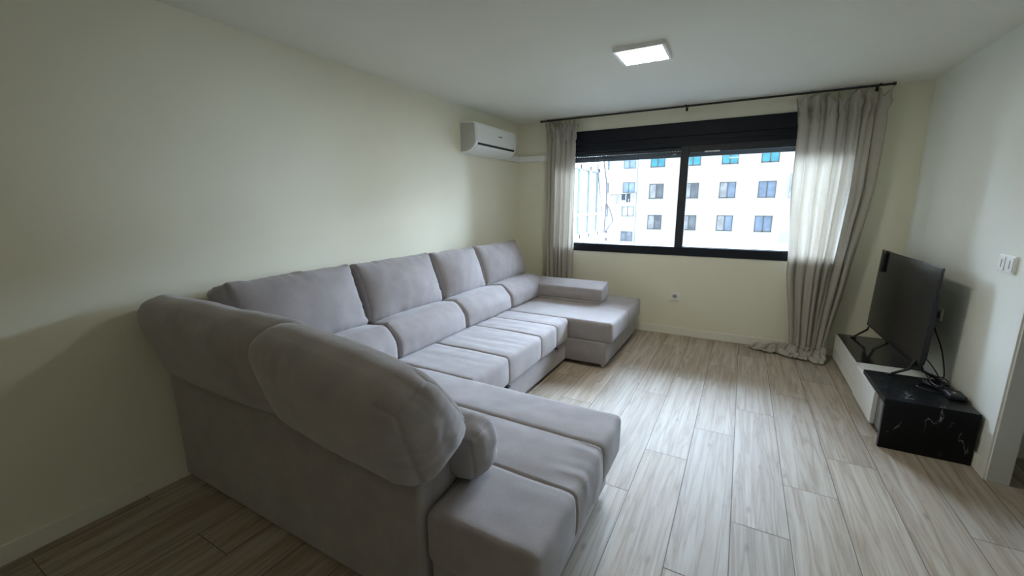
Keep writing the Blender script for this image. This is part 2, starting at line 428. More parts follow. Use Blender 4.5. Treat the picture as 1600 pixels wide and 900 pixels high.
# ------------------------------------------------------------------ window
win = bpy.data.objects.new('window_1', None); COL.objects.link(win); win['kind'] = 'structure'; win.location = (1.93, 0, WZ0)
bm = bmesh.new()
addbox(bm, WX0, WX1, -0.012, 0.10, WZ0, WZ0 + 0.095, 0.004)
addbox(bm, WX0, WX0 + 0.05, -0.008, 0.10, WZ0 + .09, WZ1, 0.003); addbox(bm, WX1 - 0.05, WX1, -0.008, 0.10, WZ0 + .09, WZ1, 0.003)
addbox(bm, WX0, WX1, -0.006, 0.10, 2.105, 2.16, 0.003)
link('window_frame', bm, M['frame'], win)
bm = bmesh.new()
addbox(bm, WX0, WX1, -0.022, 0.16, 2.205, WZ1, 0.006); addbox(bm, WX0, WX1, -0.016, 0.16, 2.150, 2.200, 0.004)
link('shutter_box', bm, M['frame'], win)
def sash(x0, x1, y0, y1, z0, z1, lft, rgt, top, bot, name):
    bm = bmesh.new()
    addbox(bm, x0, x0 + lft, y0, y1, z0, z1, 0.003); addbox(bm, x1 - rgt, x1, y0, y1, z0, z1, 0.003)
    addbox(bm, x0 + lft, x1 - rgt, y0 + .002, y1 - .002, z1 - top, z1, 0.002); addbox(bm, x0 + lft, x1 - rgt, y0 + .002, y1 - .002, z0, z0 + bot, 0.002)
    o = link(name, bm, M['frame2'], win)
    bm = bmesh.new(); addbox(bm, x0 + lft - .003, x1 - rgt + .003, (y0 + y1) / 2 - .003, (y0 + y1) / 2 + .003, z0 + bot - .003, z1 - top + .003)
    g = link('pane', bm, M['glass'], o)
    return o
sash(0.62, 2.05, 0.055, 0.095, 1.0, 2.105, 0.02, 0.05, 0.022, 0.02, 'sash')
sr = sash(1.990, 3.45, 0.005, 0.045, 1.012, 2.108, 0.085, 0.02, 0.075, 0.015, 'sash')
bm = bmesh.new(); addbox(bm, 2.225, 2.37, -0.006, 0.004, 2.028, 2.040, 0.003); link('latch', bm, M['white'], sr)
# roller shutter let down a little behind the left sash: slats with light holes
bm = bmesh.new()
addbox(bm, 0.60, 3.47, 0.118, 0.126, 2.067, 2.16); addbox(bm, 0.60, 3.47, 0.114, 0.128, 1.998, 2.063, 0.003)
x = 0.60
while x < 3.45:
    addbox(bm, x, x + 0.021, 0.118, 0.126, 2.062, 2.072); x += 0.030
link('roller_shutter', bm, M['shutter'], win)
bm = bmesh.new(); addbox(bm, 1.90, 1.94, 0.052, 0.056, 2.020, 2.034, 0.001); link('sticker', bm, M['grey'], win)
put(win)

# ------------------------------------------------------------------ outlets and switch
def wallplate(name, label, cat, c, axis, w, h, slots, depth=0.012):
    t = thing(name, label, cat, c)
    x, y, z = c
    bm = bmesh.new()
    if axis == 'y': addbox(bm, x - w / 2, x + w / 2, y - depth, y, z - h / 2, z + h / 2, 0.003)
    else: addbox(bm, x - depth, x, y - w / 2, y + w / 2, z - h / 2, z + h / 2, 0.003)
    link('plate', bm, M['white'], t)
    return t
t = wallplate('wall_socket', 'small white square socket low on the wall under the window', 'wall socket', (2.038, 0, 0.453), 'y', 0.10, 0.095, 0)
bm = bmesh.new(); tube(bm, [(2.038, -0.014, 0.455), (2.038, -0.006, 0.455)], 0.024, 20); link('socket_well', bm, M['grey'], t)
bm = bmesh.new(); addbox(bm, 2.022, 2.030, -0.016, -0.013, 0.451, 0.459); addbox(bm, 2.045, 2.053, -0.016, -0.013, 0.451, 0.459); link('pin_hole', bm, M['darkslot'], t); put(t)
t = wallplate('light_switch', 'white double switch plate on the right wall above the television unit', 'light switch', (W, -1.685, 1.167), 'x', 0.165, 0.095, 0, 0.014)
for yy in (-1.645, -1.728):
    bm = bmesh.new(); addbox(bm, W - 0.018, W - 0.012, yy - 0.032, yy + 0.032, 1.128, 1.206, 0.002); rk = link('rocker', bm, M['white'], t)
    bm = bmesh.new(); addbox(bm, W - 0.0195, W - 0.017, yy - 0.006, yy + 0.0, 1.145, 1.190); link('slot', bm, M['grey'], rk)
put(t)
t = wallplate('wall_socket', 'white socket with a black plug on the wall behind the television', 'wall socket', (W, -0.985, 0.715), 'x', 0.085, 0.085, 0)
bm = bmesh.new(); addbox(bm, W - 0.045, W - 0.012, -1.005, -0.965, 0.690, 0.730, 0.006); link('plug', bm, M['black'], t); put(t)

# ------------------------------------------------------------------ ceiling lamp and added fill lamp
def panel_lamp(cx, cy, label, mat):
    t = thing('ceiling_lamp', label, 'ceiling lamp', (cx, cy, H))
    bm = bmesh.new(); a = 0.162
    for x0, x1, y0, y1 in ((-a, a, -a, -a + .018), (-a, a, a - .018, a), (-a, -a + .018, -a + .018, a - .018), (a - .018, a, -a + .018, a - .018)):
        addbox(bm, cx + x0, cx + x1, cy + y0, cy + y1, H - 0.026, H, 0.0)
    link('lamp_frame', bm, M['white'], t)
    bm = bmesh.new(); addbox(bm, cx - a + .017, cx + a - .017, cy - a + .017, cy + a - .017, H - 0.022, H - 0.004); link('diffuser', bm, mat, t)
    put(t)
panel_lamp(1.955, -1.887, 'lit square white panel lamp on the ceiling', M['lamp'])
panel_lamp(2.40, -5.60, 'added fill lamp, a square ceiling panel out of view behind the viewer', M['fill_lamp'])  # added behind the camera to brighten the near side of the sofa

# ------------------------------------------------------------------ air conditioner
t = thing('air_conditioner', 'white wall-mounted air conditioner high on the left wall', 'air conditioner', (0, -0.87, 2.03))
Y0, Y1 = -1.285, -0.435
prof = [(0.0, 2.332), (0.165, 2.325), (0.190, 2.315), (0.197, 2.295), (0.203, 2.20), (0.205, 2.135), (0.195, 2.105), (0.170, 2.075), (0.130, 2.048), (0.08, 2.032), (0.0, 2.030)]
bm = bmesh.new(); prism(bm, [(p[0] * .985, p[1]) for p in prof], 1, Y0, Y1)
# soften the two end outlines
ends = [e for e in bm.edges if all(abs(v.co.y - Y0) < 1e-5 for v in e.verts) or all(abs(v.co.y - Y1) < 1e-5 for v in e.verts)]
bmesh.ops.bevel(bm, geom=ends, offset=0.010, segments=3, affect='EDGES', profile=0.5)
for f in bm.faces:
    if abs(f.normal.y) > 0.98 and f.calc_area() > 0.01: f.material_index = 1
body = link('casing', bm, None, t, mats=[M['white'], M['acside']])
bm = bmesh.new()
prism(bm, [(0.190, 2.318), (0.1995, 2.295), (0.2055, 2.20), (0.2075, 2.140), (0.2035, 2.140), (0.201, 2.20), (0.195, 2.295), (0.187, 2.312)], 1, Y0 + 0.012, Y1 - 0.012)
link('front_panel', bm, M['white'], t)
bm = bmesh.new()
prism(bm, [(0.2035, 2.124), (0.2045, 2.116), (0.199, 2.104), (0.190, 2.104), (0.190, 2.124)], 1, Y0 + 0.04, Y1 - 0.05)
link('air_slot', bm, M['darkslot'], t)
bm = bmesh.new()
prism(bm, [(0.1985, 2.103), (0.176, 2.0745), (0.134, 2.0465), (0.131, 2.051), (0.172, 2.079), (0.193, 2.105)], 1, Y0 + 0.04, Y1 - 0.05)
link('louver', bm, M['white'], t)
bm = bmesh.new()
for i in range(7): addbox(bm, 0.2035, 0.2062, -0.835 + i * 0.011, -0.835 + i * 0.011 + 0.007, 2.222, 2.234)
link('badge', bm, M['grey'], t)
put(t)
bm = bmesh.new()
addbox(bm, 0, 0.055, Y1 + 0.005, 0, 2.030, 2.098, 0.004); addbox(bm, 0.050, 0.50, -0.055, 0, 2.030, 2.098, 0.004)
o = link('pipe_cover', bm, M['white']); tag(o, 'white pipe trunking from the air conditioner round the corner to the curtain', 'pipe cover')

# ------------------------------------------------------------------ curtain rod and curtains
t = thing('curtain_rod', 'long black curtain rod above the window against the ceiling', 'curtain rod', (2.03, -0.08, 2.484))
bm = bmesh.new(); tube(bm, [(0.385, -0.115, 2.482), (3.66, -0.115, 2.482)], 0.0095, 12); link('pole', bm, M['rod'], t)
for xx in (0.385, 3.66):
    bm = bmesh.new(); tube(bm, [(xx - 0.010, -0.115, 2.482), (xx + 0.010, -0.115, 2.482)], 0.0135, 14); link('end_cap', bm, M['rod'], t)
for xx in (0.47, 2.02, 3.57):
    bm = bmesh.new(); addbox(bm, xx - 0.008, xx + 0.008, -0.121, 0, 2.488, 2.497, 0.001); addbox(bm, xx - 0.012, xx + 0.012, -0.006, 0, 2.455, 2.497, 0.001); link('bracket', bm, M['rod'], t)
put(t)

def curtain(name, label, topx, botx, zb, nf, seed, puddle=False, pts=None):
    rnd = random.Random(seed)
    nu, nv = nf * 14, 80
    # irregular fold phases
    ws = [rnd.uniform(0.45, 1.8) for _ in range(nf)]; tot = sum(ws); cum = [0]
    for w in ws: cum.append(cum[-1] + w / tot)
    amp = [rnd.uniform(0.7, 1.2) for _ in range(nf)]
    bm = bmesh.new(); rows = []
    ztop = 2.470
    vs_list = [i / nv for i in range(nv + 1)]
    def edge(v):
        # interpolate left/right edges over the height
        for a, b in zip(pts, pts[1:]):
            if v <= b[0] + 1e-9:
                s = (v - a[0]) / (b[0] - a[0]); s = s * s * (3 - 2 * s) * .4 + s * .6
                return a[1] + (b[1] - a[1]) * s, a[2] + (b[2] - a[2]) * s, a[3] + (b[3] - a[3]) * s
        return pts[-1][1:]
    for v in vs_list:
        row = []
        xl, xr, yc = edge(v)
        for i in range(nu + 1):
            u = i / nu
            # which fold
            k = 0
            while k < nf - 1 and u > cum[k + 1]: k += 1
            lu = (u - cum[k]) / (cum[k + 1] - cum[k])
            ph = 2 * math.pi * lu
            A = 0.036 * amp[k] * (0.40 + 0.70 * min(1, v * 2.2)) * (1 + 0.45 * noise.noise(Vector((k * 7.7 + seed, v * 2.4, 3))))
            # pinch at the tape (v~.04..0.10) and ruffle above it
            tape = math.exp(-((v - 0.065) / 0.03) ** 2)
            A *= (1 + 0.25 * tape)
            ang = ph + 0.9 * noise.noise(Vector((v * 2.2, k * 3.1 + seed, 0)))
            y = yc + A * (math.sin(ang) + 0.38 * math.sin(2 * ang + k * 2.1 + 2.5 * v) + 0.2 * math.sin(3 * ang + k)) + 0.012 * noise.noise(Vector((u * 22, v * 3, seed)))
            x = xl + (xr - xl) * u + 0.012 * math.cos(ang) * (1 if v > .1 else .5)
            y += 0.008 * tape * math.sin(ph * 3 + k)
            if v < 0.1:
                y += 0.030 * noise.noise(Vector((u * nf * 2.9, v * 26, seed + 5))); x += 0.022 * noise.noise(Vector((u * nf * 2.6, v * 26, seed + 9)))
            z = ztop + (zb - ztop) * v
            if v < 0.07:
                z -= (1 - v / 0.07) * (0.004 + 0.075 * abs(math.sin(ph * 0.5 + k)) ** 3 * amp[k])
                y += (1 - v / 0.07) * 0.014 * math.sin(ph * 2 + k * 1.3)
            x += 0.010 * noise.noise(Vector((v * 3.5, u * 5, seed + 2))) * min(1, v * 2)
            row.append((x, y, z))
        rows.append(row)
    if puddle:
        base = rows[-1]; nP = 44
        for j in range(1, nP + 1):
            s = j / nP; row = []
            for i in range(nu + 1):
                u = i / nu; x, y, z = base[i]
                # the surplus cloth folds over itself on the floor and trails to the left
                tx = x - (0.40 * (1 - u) ** 1.6) * s ** 0.9 - 0.02 * s
                ty = y + 0.05 * (1 - u) * s - s * (0.035 + 0.15 * u ** 0.7)
                q = s * 19 + 5.0 * u + 3.4 * noise.noise(Vector((u * 4, s * 1.5, 4.2)))
                ty += 0.034 * math.sin(q + 1.3) * (0.5 + 0.8 * u) + 0.016 * noise.noise(Vector((tx * 18, s * 7, 8)))
                tx += 0.026 * noise.noise(Vector((s * 4, u * 7, 2)))
                pile = 0.5 + 0.5 * math.sin(q)
                hgt = 0.010 + (0.075 * (1 - s) ** 0.8 + 0.012) * pile * (0.6 + 0.8 * (0.5 + noise.noise(Vector((u * 7, s * 4, 6))))) + 0.030 * max(0, noise.noise(Vector((tx * 13, ty * 19, 1.3)))) * (1.2 - s)
                k2 = min(1, s * 4)
                zz = z * (1 - k2) + hgt * k2
                row.append((min(tx, 3.485), min(ty, -0.022), max(0.004, zz)))
            rows.append(row)
    V = [[bm.verts.new(p) for p in r] for r in rows]
    for a, b in zip(V, V[1:]):
        for i in range(nu): bm.faces.new((a[i], a[i + 1], b[i + 1], b[i]))
    o = link(name, bm, M['curtain'], smooth=True)
    tag(o, label, 'curtain', 'beige curtains at the window')
    so = o.modifiers.new('thick', 'SOLIDIFY'); so.thickness = 0.0022
    return o
curtain('curtain', 'beige curtain on the left of the window, behind the sofa arm', None, None, 0.02, 6, 5,
        pts=[(0, 0.43, 0.85, -0.115), (0.10, 0.46, 0.83, -0.115), (0.5, 0.45, 0.82, -0.115), (1.0, 0.47, 0.80, -0.115)])
curtain('curtain', 'wide beige curtain on the right of the window, puddled on the floor', None, None, 0.10, 7, 17, puddle=True,
        pts=[(0, 2.97, 3.65, -0.115), (0.10, 3.0, 3.635, -0.115), (0.35, 3.01, 3.63, -0.115), (0.7, 3.07, 3.54, -0.12), (1.0, 3.16, 3.45, -0.13)])

# ------------------------------------------------------------------ sofa
sofa = thing('sectional_sofa', 'large U-shaped taupe grey fabric sofa along the left wall', 'sofa', (0.8, -2.1, 0))
F = M['fabric']
# bases
soft('base', 1.78, 2.135, -4.015, -3.02, 0.035, 0.26, sofa, r=0.015, step=0.06)
soft('base', 0.04, 1.79, -3.80, -3.02, 0.035, 0.26, sofa, r=0.015, step=0.08)
soft('base', 0.10, 1.265, -3.02, -1.415, 0.035, 0.245, sofa, r=0.012, step=0.08)
soft('base', 0.10, 1.655, -1.41, -0.205, 0.035, 0.25, sofa, r=0.012, step=0.08)
# arm panel towards the camera and frame along the wall
def panel_shape(o, u, n):
    return o
soft('side_panel', 0.018, 1.755, -4.035, -3.775, 0.02, 0.655, sofa, r=0.022, step=0.05, bulge=(0.004, 0.0, 0.012), wr=0.0015, wrf=(3, 3, 3))
soft('back_frame', 0.018, 0.24, -3.775, -0.215, 0.03, 0.60, sofa, r=0.03, step=0.08)
soft('side_panel', 0.24, 1.02, -0.435, -0.195, 0.25, 0.595, sofa, r=0.03, step=0.06, bulge=(0, 0, 0.008))
# seat cushions
fade_top = lambda u: 1.0
def wr_shape_factory(cx, cy, seams_y, amp, seed):
    """short pulled wrinkles beside the seams near the front edge"""
    def f(o, u, n):
        w = 0
        for s in seams_y:
            d = abs(o.y - s)
            w += math.exp(-(d / 0.09) ** 2)
        edge = math.exp(-((u[0] - 0.72) / 0.28) ** 2)
        if n.z > 0.3 or n.x > 0.5:
            o = o + n * amp * w * edge * noise.noise(Vector((o.x * 5 + seed, o.y * 60, o.z * 4)))
        return o
    return f
# near chaise
cy = (-4.020 - 3.025) / 2
def near_seat(o, u, n):
    # pulled wrinkles beside the middle seam at the front edge; the block steps back behind the side panel
    if o.x < 1.769 - 1.2175: o.y = max(o.y, -3.80 - cy)
    if 1.769 <= o.x + 1.2175 < 1.80 and o.y < -3.8 - cy:
        k = max(0, (1.797 - (o.x + 1.2175)) / 0.028)
        o.z -= 0.016 * k * k * (1 if o.z > 0 else -1); o.y += 0.012 * k * k if o.y < -4.0 - cy else 0
    if u[0] > 0.6:
        w = sum(math.exp(-((o.y - (q - cy)) / 0.075) ** 2) for q in (-3.60, -3.40))
        e = math.exp(-((o.x - 0.93) / 0.07) ** 2)
        o = o + n * 0.012 * w * e * noise.noise(Vector((o.x * 6, o.y * 75, o.z * 5)))
    return o
soft('seat_cushion', 0.24, 2.195, -4.020, -3.025, 0.255, 0.455, sofa, r=0.024, step=0.022, seams=(-3.685 - cy, -3.345 - cy), seam_axis=1, sdepth=0.006, puff=0.004,
     bulge=(0.012, 0.0, 0.010), wr=0.003, wrf=(7, 7, 7), shape=near_seat, xtra=(1.7675 - 1.2175, 1.7705 - 1.2175, 1.774 - 1.2175, 1.780 - 1.2175, 1.790 - 1.2175))
# middle seat (pull-out bed) with three panels
cm = (-3.015 - 1.425) / 2
def mid_shape(o, u, n):
    # long soft creases running front to back
    if n.z > 0.5:
        a = max(0, 1 - abs(o.y + 0.02) / 0.75)
        o = o + Vector((0, 0, 1)) * 0.011 * a * noise.noise(Vector((o.x * 2.0, o.y * 34, 3.3))) * (0.25 + 0.75 * max(0, 1 - abs(u[0] - 0.3)))
    return o
soft('seat_cushion', 0.24, 1.285, -3.015, -1.425, 0.235, 0.442, sofa, r=0.027, step=0.022, seams=(-2.57 - cm, -2.03 - cm, -1.70 - cm), seam_axis=1, sdepth=0.0065, puff=0.006,
     bulge=(0.010, 0.0, 0.006), wr=0.0025, wrf=(6, 6, 6), shape=mid_shape)
# far chaise
cf = (-1.405 - 0.21) / 2
soft('seat_cushion', 0.24, 1.700, -1.405, -0.21, 0.245, 0.438, sofa, r=0.028, step=0.03, seams=(-0.80 - cf,), seam_axis=1, sdepth=0.003, puff=0.002,
     bulge=(0.008, 0.004, 0.006), wr=0.003, wrf=(6, 6, 6))
# loose box-shaped armrest lying on the far chaise
def wedge(o, u, n):
    if o.z > 0: o.z += 0.030 * (u[1] + 0.0)
    return o
soft('armrest', 0.46, 1.40, -0.745, -0.50, 0.465, 0.625, sofa, r=0.016, step=0.03, bulge=(0.0, 0.006, 0.008), wr=0.002, wrf=(5, 5, 5), shape=wedge)
soft('armrest_base', 0.44, 1.385, -0.755, -0.47, 0.432, 0.468, sofa, r=0.012, step=0.05)
# lumbar cushions along the wall side
def lum_shape(o, u, n):
    # D-shaped section: upper front corner rounded back
    if o.x > 0 and o.z > 0:
        o.x -= 0.085 * (u[2] ** 1.3) * max(0, u[0])
    return o
def pil_wr(seed, amp=0.006):
    def f(o, u, n):
        e = math.exp(-((1 - abs(u[2])) / 0.22) ** 2)
        return o + n * amp * e * noise.noise(Vector((o.x * 4, o.y * 42 + o.z * 18, seed)))
    return f
lum = [(-1.350, -0.560, 3), (-2.150, -1.365, 5), (-2.960, -2.165, 7), (-3.80, -2.975, 9)]
for y0, y1, sd in lum:
    def shp(o, u, n, sd=sd):
        o = lum_shape(o, u, n)
        e = 0.4 + math.exp(-((1 - abs(u[1])) / 0.3) ** 2)
        return o + n * 0.003 * e * noise.noise(Vector((o.x * 10, o.y * 14, o.z * 16 + sd)))
    soft('lumbar_cushion', 0.25, 0.640, y0, y1, 0.425, 0.675, sofa, r=0.030, step=0.022, bulge=(0.030, 0.008, 0.022), wr=0.004, wrf=(6, 6, 6), seed=sd, rot=(0, math.radians(-8), 0), shape=shp, edge_seam=0.002)
# back cushions leaning on the wall
back = [(-1.430, -0.520, 2, 0.0), (-2.120, -1.440, 4, 0.0), (-2.965, -2.140, 6, 0.01), (-3.82, -2.985, 8, 0.02)]
for y0, y1, sd, dz in back:
    w2 = (y1 - y0) / 2
    def shp(o, u, n, sd=sd, w2=w2):
        # gathered upper corners, wrinkles on the top border
        top = max(0, u[2])
        o = o + Vector((0, 0, 1)) * (0.022 * abs(u[1]) ** 5 * top)
        o.y -= 0.018 * u[1] * (1 - abs(u[2]) ** 2) * abs(u[1]) ** 3
        e = math.exp(-((1 - u[2]) / 0.22) ** 2) if n.x > -0.5 else 0
        e2 = math.exp(-((1 - abs(u[1])) / 0.12) ** 2)
        return o + n * (0.009 * e * noise.noise(Vector((o.x * 6, o.y * 26 + o.z * 14, sd))) + 0.004 * e2 * noise.noise(Vector((3, o.y * 8, o.z * 38 + sd))))
    soft('back_cushion', 0.095, 0.335, y0, y1, 0.625 , 1.045 + dz, sofa, r=0.038, step=0.022, bulge=(0.085, 0.010, 0.020), wr=0.006, wrf=(5, 5, 5), seed=sd, gather=0.006, gw=0.06,
         rot=(0, math.radians(-19), 0), shape=shp, edge_seam=0.003)
# big back cushions over the near panel and their lumbar cushion
def near_shape(o, u, n, sd=1.0):
    end = max(0, u[0])
    # rounded far ends, sagging outside
    e2 = math.exp(-((1 - abs(u[0])) / 0.16) ** 2)
    o = o + n * (0.007 * e2 * noise.noise(Vector((o.x * 5, o.y * 20 + sd, o.z * 26))))
    return o
def teardrop(sd, hy, hz, top):
    def f(o, u, n):
        o = near_shape(o, u, n, sd)
        k = 1 + (top - 1) * max(0.0, min(1.0, (o.z / hz + 0.6) / 1.6))
        o.y = -hy + (o.y + hy) * k
        return o
    return f
soft('back_cushion', 0.045, 1.21, -4.120, -3.865, 0.640, 1.070, sofa, r=0.095, step=0.020, bulge=(0.01, 0.045, 0.012), wr=0.010, wrf=(3, 3, 3), seed=21, gather=0.004,
     rot=(math.radians(15), 0, 0), shape=teardrop(1.0, 0.13, 0.21, 0.75))
soft('back_cushion', 1.130, 1.885, -4.190, -3.895, 0.662, 1.080, sofa, r=0.105, step=0.013, bulge=(0.025, 0.050, 0.012), wr=0.010, wrf=(3, 3, 3), seed=31, gather=0.007,
     rot=(math.radians(21), math.radians(7), 0), shape=teardrop(4.0, 0.15, 0.205, 0.62), edge_seam=0.012, seam_end=True)
soft('lumbar_cushion', 0.95, 1.860, -3.86, -3.67, 0.475, 0.680, sofa, r=0.055, step=0.014, bulge=(0.03, 0.022, 0.014), wr=0.008, wrf=(5, 5, 5), seed=41, gather=0.008, gw=0.05,
     rot=(math.radians(8), 0, 0), shape=lambda o, u, n: near_shape(o, u, n, 7.0), edge_seam=0.005)
# underside shadow cloth and feet
for x, y in ((1.615, -1.36), (1.615, -0.26), (0.3, -0.3), (2.08, -3.08), (2.08, -3.95), (1.2, -2.9), (0.15, -3.95), (1.70, -3.98)):
    bm = bmesh.new(); tube(bm, [(x, y, 0.0), (x, y, 0.012), (x, y, 0.04)], [0.020, 0.024, 0.026], 14); link('foot', bm, M['chrome'] if (x, y) == (1.615, -1.36) else M['black'], sofa, smooth=False)
# pull-out hardware on the middle seat
for y in (-1.665, -2.565):
    bm = bmesh.new(); addbox(bm, 1.262, 1.300, y - 0.035, y, 0.220, 0.236, 0.003); p = link('bed_hinge', bm, M['black'], sofa)
    bm = bmesh.new(); tube(bm, [(1.285, y - 0.045, 0.215), (1.300, y - 0.045, 0.215)], 0.012, 12); link('hinge_cap', bm, M['chrome'], p)
put(sofa)

# ------------------------------------------------------------------ television unit
t = thing('television_unit', 'low white lacquer cabinet with a black marble end block on the right', 'television unit', (3.73, -0.95, 0))
bm = bmesh.new()
addbox(bm, 3.545, 3.93, -1.05, -0.13, 0.035, 0.262, 0.002); link('cabinet_body', bm, M['lacquer'], t)
for z0, z1 in ((0.035, 0.145), (0.149, 0.262)):
    bm = bmesh.new(); addbox(bm, 3.527, 3.545, -1.048, -0.13, z0, z1, 0.002); link('drawer', bm, M['lacquer'], t)
bm = bmesh.new(); addbox(bm, 3.535, 3.93, -0.945, -0.132, 0.262, 0.2685, 0.001); link('glass_top', bm, M['blacktop'], t)
bm = bmesh.new(); addbox(bm, 3.56, 3.93, -1.75, -0.16, 0.0, 0.035); link('plinth', bm, M['darkslot'], t)
bm = bmesh.new(); addbox(bm, 3.545, 3.93, -1.768, -1.056, 0.035, 0.286, 0.002); link('cabinet_body', bm, M['carcass'], t)
bm = bmesh.new(); addbox(bm, 3.535, 3.93, -1.285, -1.054, 0.262, 0.2885, 0.002); link('top_strip', bm, M['lacquer'], t)
bm = bmesh.new(); addbox(bm, 3.519, 3.5445, -1.555, -1.056, 0.036, 0.262, 0.002); link('door', bm, M['lacquer'], t)
bm = bmesh.new(); addbox(bm, 3.508, W - 0.016, -1.812, -1.285, 0.290, 0.322, 0.002); addbox(bm, 3.512, W - 0.016, -1.812, -1.782, 0.0, 0.292, 0.002)
link('marble_top', bm, M['marble'], t)
put(t)

# ------------------------------------------------------------------ television
TX, TY, TZ = 3.757, -0.785, 0.745
tv = thing('television', 'large black flat-screen television standing on the low cabinet', 'television', (TX, TY, 0.27))
R = Matrix.Translation((TX, TY, TZ)) @ Matrix.Rotation(0.025, 4, 'Z') @ Matrix.Rotation(0.03, 4, 'Y')
w, h = 1.205, 0.690
bm = bmesh.new(); addbox(bm, 0.0, 0.012, -w / 2, w / 2, -h / 2, h / 2, 0.002, M4=R); link('bezel', bm, M['black'], tv)
bm = bmesh.new(); addbox(bm, -0.0015, 0.001, -w / 2 + .006, w / 2 - .006, -h / 2 + .016, h / 2 - .006, 0, M4=R); link('screen', bm, M['screen'], tv)
bm = bmesh.new()
prism(bm, [(0.011, 0.22), (0.022, 0.17), (0.034, 0.02), (0.036, -0.26), (0.030, -0.31), (0.011, -0.32)], 1, -w / 2 + .02, w / 2 - .02)
bmesh.ops.transform(bm, matrix=R, verts=bm.verts); link('rear_housing', bm, M['black'], tv)
for yy, zf in ((-0.215, 0.2685), (-1.325, 0.322)):
    bm = bmesh.new()
    bz = TZ - h / 2 + 0.03; cx = TX + 0.012
    for sx in (-1, 1):
        ex = cx + sx * 0.125
        tube(bm, [(cx + sx * 0.008, yy, bz + 0.02), (cx + sx * 0.035, yy, zf + (bz - zf) * 0.55), (ex, yy - 0.01, zf + 0.012)], [0.011, 0.010, 0.008], 8)
        addbox(bm, min(ex - .02, ex + .02), max(ex - .02, ex + .02), yy - 0.02, yy + 0.006, zf, zf + 0.010, 0.003)
    link('stand_foot', bm, M['black'], tv)
put(tv)
# small black gadget hung on the top corner of the screen
bm = bmesh.new()
gy = 0.475
addbox(bm, -0.020, -0.002, gy - 0.028, gy + 0.028, 0.165, 0.330, 0.016, 4, M4=R); addbox(bm, -0.012, 0.016, gy - 0.018, gy + 0.018, 0.325, 0.3475, 0.003, M4=R)
addbox(bm, 0.0125, 0.018, gy - 0.018, gy + 0.018, 0.300, 0.345, 0.002, M4=R)
o = link('clip_on_sensor', bm, M['black']); tag(o, 'small black rounded gadget clipped over the top left corner of the television', 'gadget')

# ------------------------------------------------------------------ cables and box on the marble
def cable(name, pts, r, label, sub=8):
    bm = bmesh.new(); tube(bm, spline(pts, sub), r, 8); o = link(name, bm, M['cable'], smooth=True); tag(o, label, 'cable'); return o
zt = 0.322
loops = []
rnd = random.Random(5)
for k in range(34):
    a = k * 0.62; rr = 0.055 + 0.018 * math.sin(k * 1.7)
    loops.append((3.845 + rr * 0.75 * math.cos(a), -1.435 + rr * 1.9 * math.sin(a) + 0.01 * math.sin(k * 2.3), zt + 0.008 + 0.0013 * k))
cable('power_cable', loops + [(3.90, -1.36, 0.36), (3.92, -1.20, 0.50), (3.912, -1.04, 0.62), (3.905, -0.985, 0.695)], 0.0042, 'black cable coiled on the marble block and rising to the wall socket', 5)
cable('aerial_cable', [(3.83, -1.10, 0.46), (3.875, -1.22, 0.40), (3.90, -1.30, 0.335), (3.86, -1.37, zt + 0.006), (3.78, -1.42, zt + 0.005), (3.74, -1.50, zt + 0.005), (3.80, -1.56, zt + 0.005), (3.88, -1.55, zt + 0.005), (3.90, -1.50, zt + .005)], 0.0035, 'thin black lead looping forward from behind the television onto the marble')
t = thing('set_top_box', 'small black rounded box lying among the cables near the wall', 'set-top box', (3.885, -1.60, zt))
bm = bmesh.new(); addbox(bm, 3.842, 3.925, -1.650, -1.545, zt, zt + 0.034, 0.012, 4); link('housing', bm, M['black'], t)
bm = bmesh.new(); addbox(bm, 3.868, 3.885, -1.612, -1.590, zt + 0.033, zt + 0.0355, 0.001); link('glint_patch', bm, M['chrome'], t)  # bright chrome patch put in for the glint on the box
put(t)

# ------------------------------------------------------------------ outside
CX, CY, CZ = 2.645, -4.971, 1.505
def out(x, z, s=1.775): return CX + (x - CX) * s, CZ + (z - CZ) * s
FY = CY + 24.971 * 1.775
bm = bmesh.new(); addbox(bm, -60, 80, 0.6, 90, -12.3, -12.0); o = struct('ground', bm, M['ground'])
def fwindow(parent, x, z, w, h, y, mL, mR, sill=True):
    bm = bmesh.new()
    for a, b, c, d in ((x - w / 2, x + w / 2, z + h / 2 - .07, z + h / 2), (x - w / 2, x + w / 2, z - h / 2, z - h / 2 + .09), (x - w / 2, x - w / 2 + .07, z - h / 2, z + h / 2), (x + w / 2 - .07, x + w / 2, z - h / 2, z + h / 2), (x - .05, x + .05, z - h / 2, z + h / 2)):
        addbox(bm, a, b, y - .07, y + .02, c, d)
    f = link('window', bm, M['fwin'], parent)
    bm = bmesh.new(); addbox(bm, x - w / 2 + .05, x, y - .03, y + .01, z - h / 2 + .05, z + h / 2 - .05); link('pane', bm, mL, f)
    bm = bmesh.new(); addbox(bm, x, x + w / 2 - .05, y - .03, y + .01, z - h / 2 + .05, z + h / 2 - .05); link('pane', bm, mR, f)
    return f
b1 = thing('apartment_building', 'large white apartment block with rows of windows filling most of the window view', 'building', (8, FY, -12))
xl = out(-2.62, 0)[0]
bm = bmesh.new(); addbox(bm, xl, 30, FY, FY + 6, -12, 8.3); link('facade', bm, M['facade'], b1)
bm = bmesh.new(); addbox(bm, xl - .2, 30.2, FY - .25, FY + 6, 8.3, 8.5); link('roof_edge', bm, M['facade2'], b1)
cols = [out(v, 0)[0] for v in (-1.80, 0.01, 1.785, 3.56)] + [out(5.9, 0)[0], out(7.7, 0)[0], out(9.5, 0)[0]]
zs = [5.71, 2.655, -0.40, -3.45, -6.5]
pick = {2.655: ['pane_pale', 'pane_dark'], -0.40: ['pane_pale', 'pane_dark']}
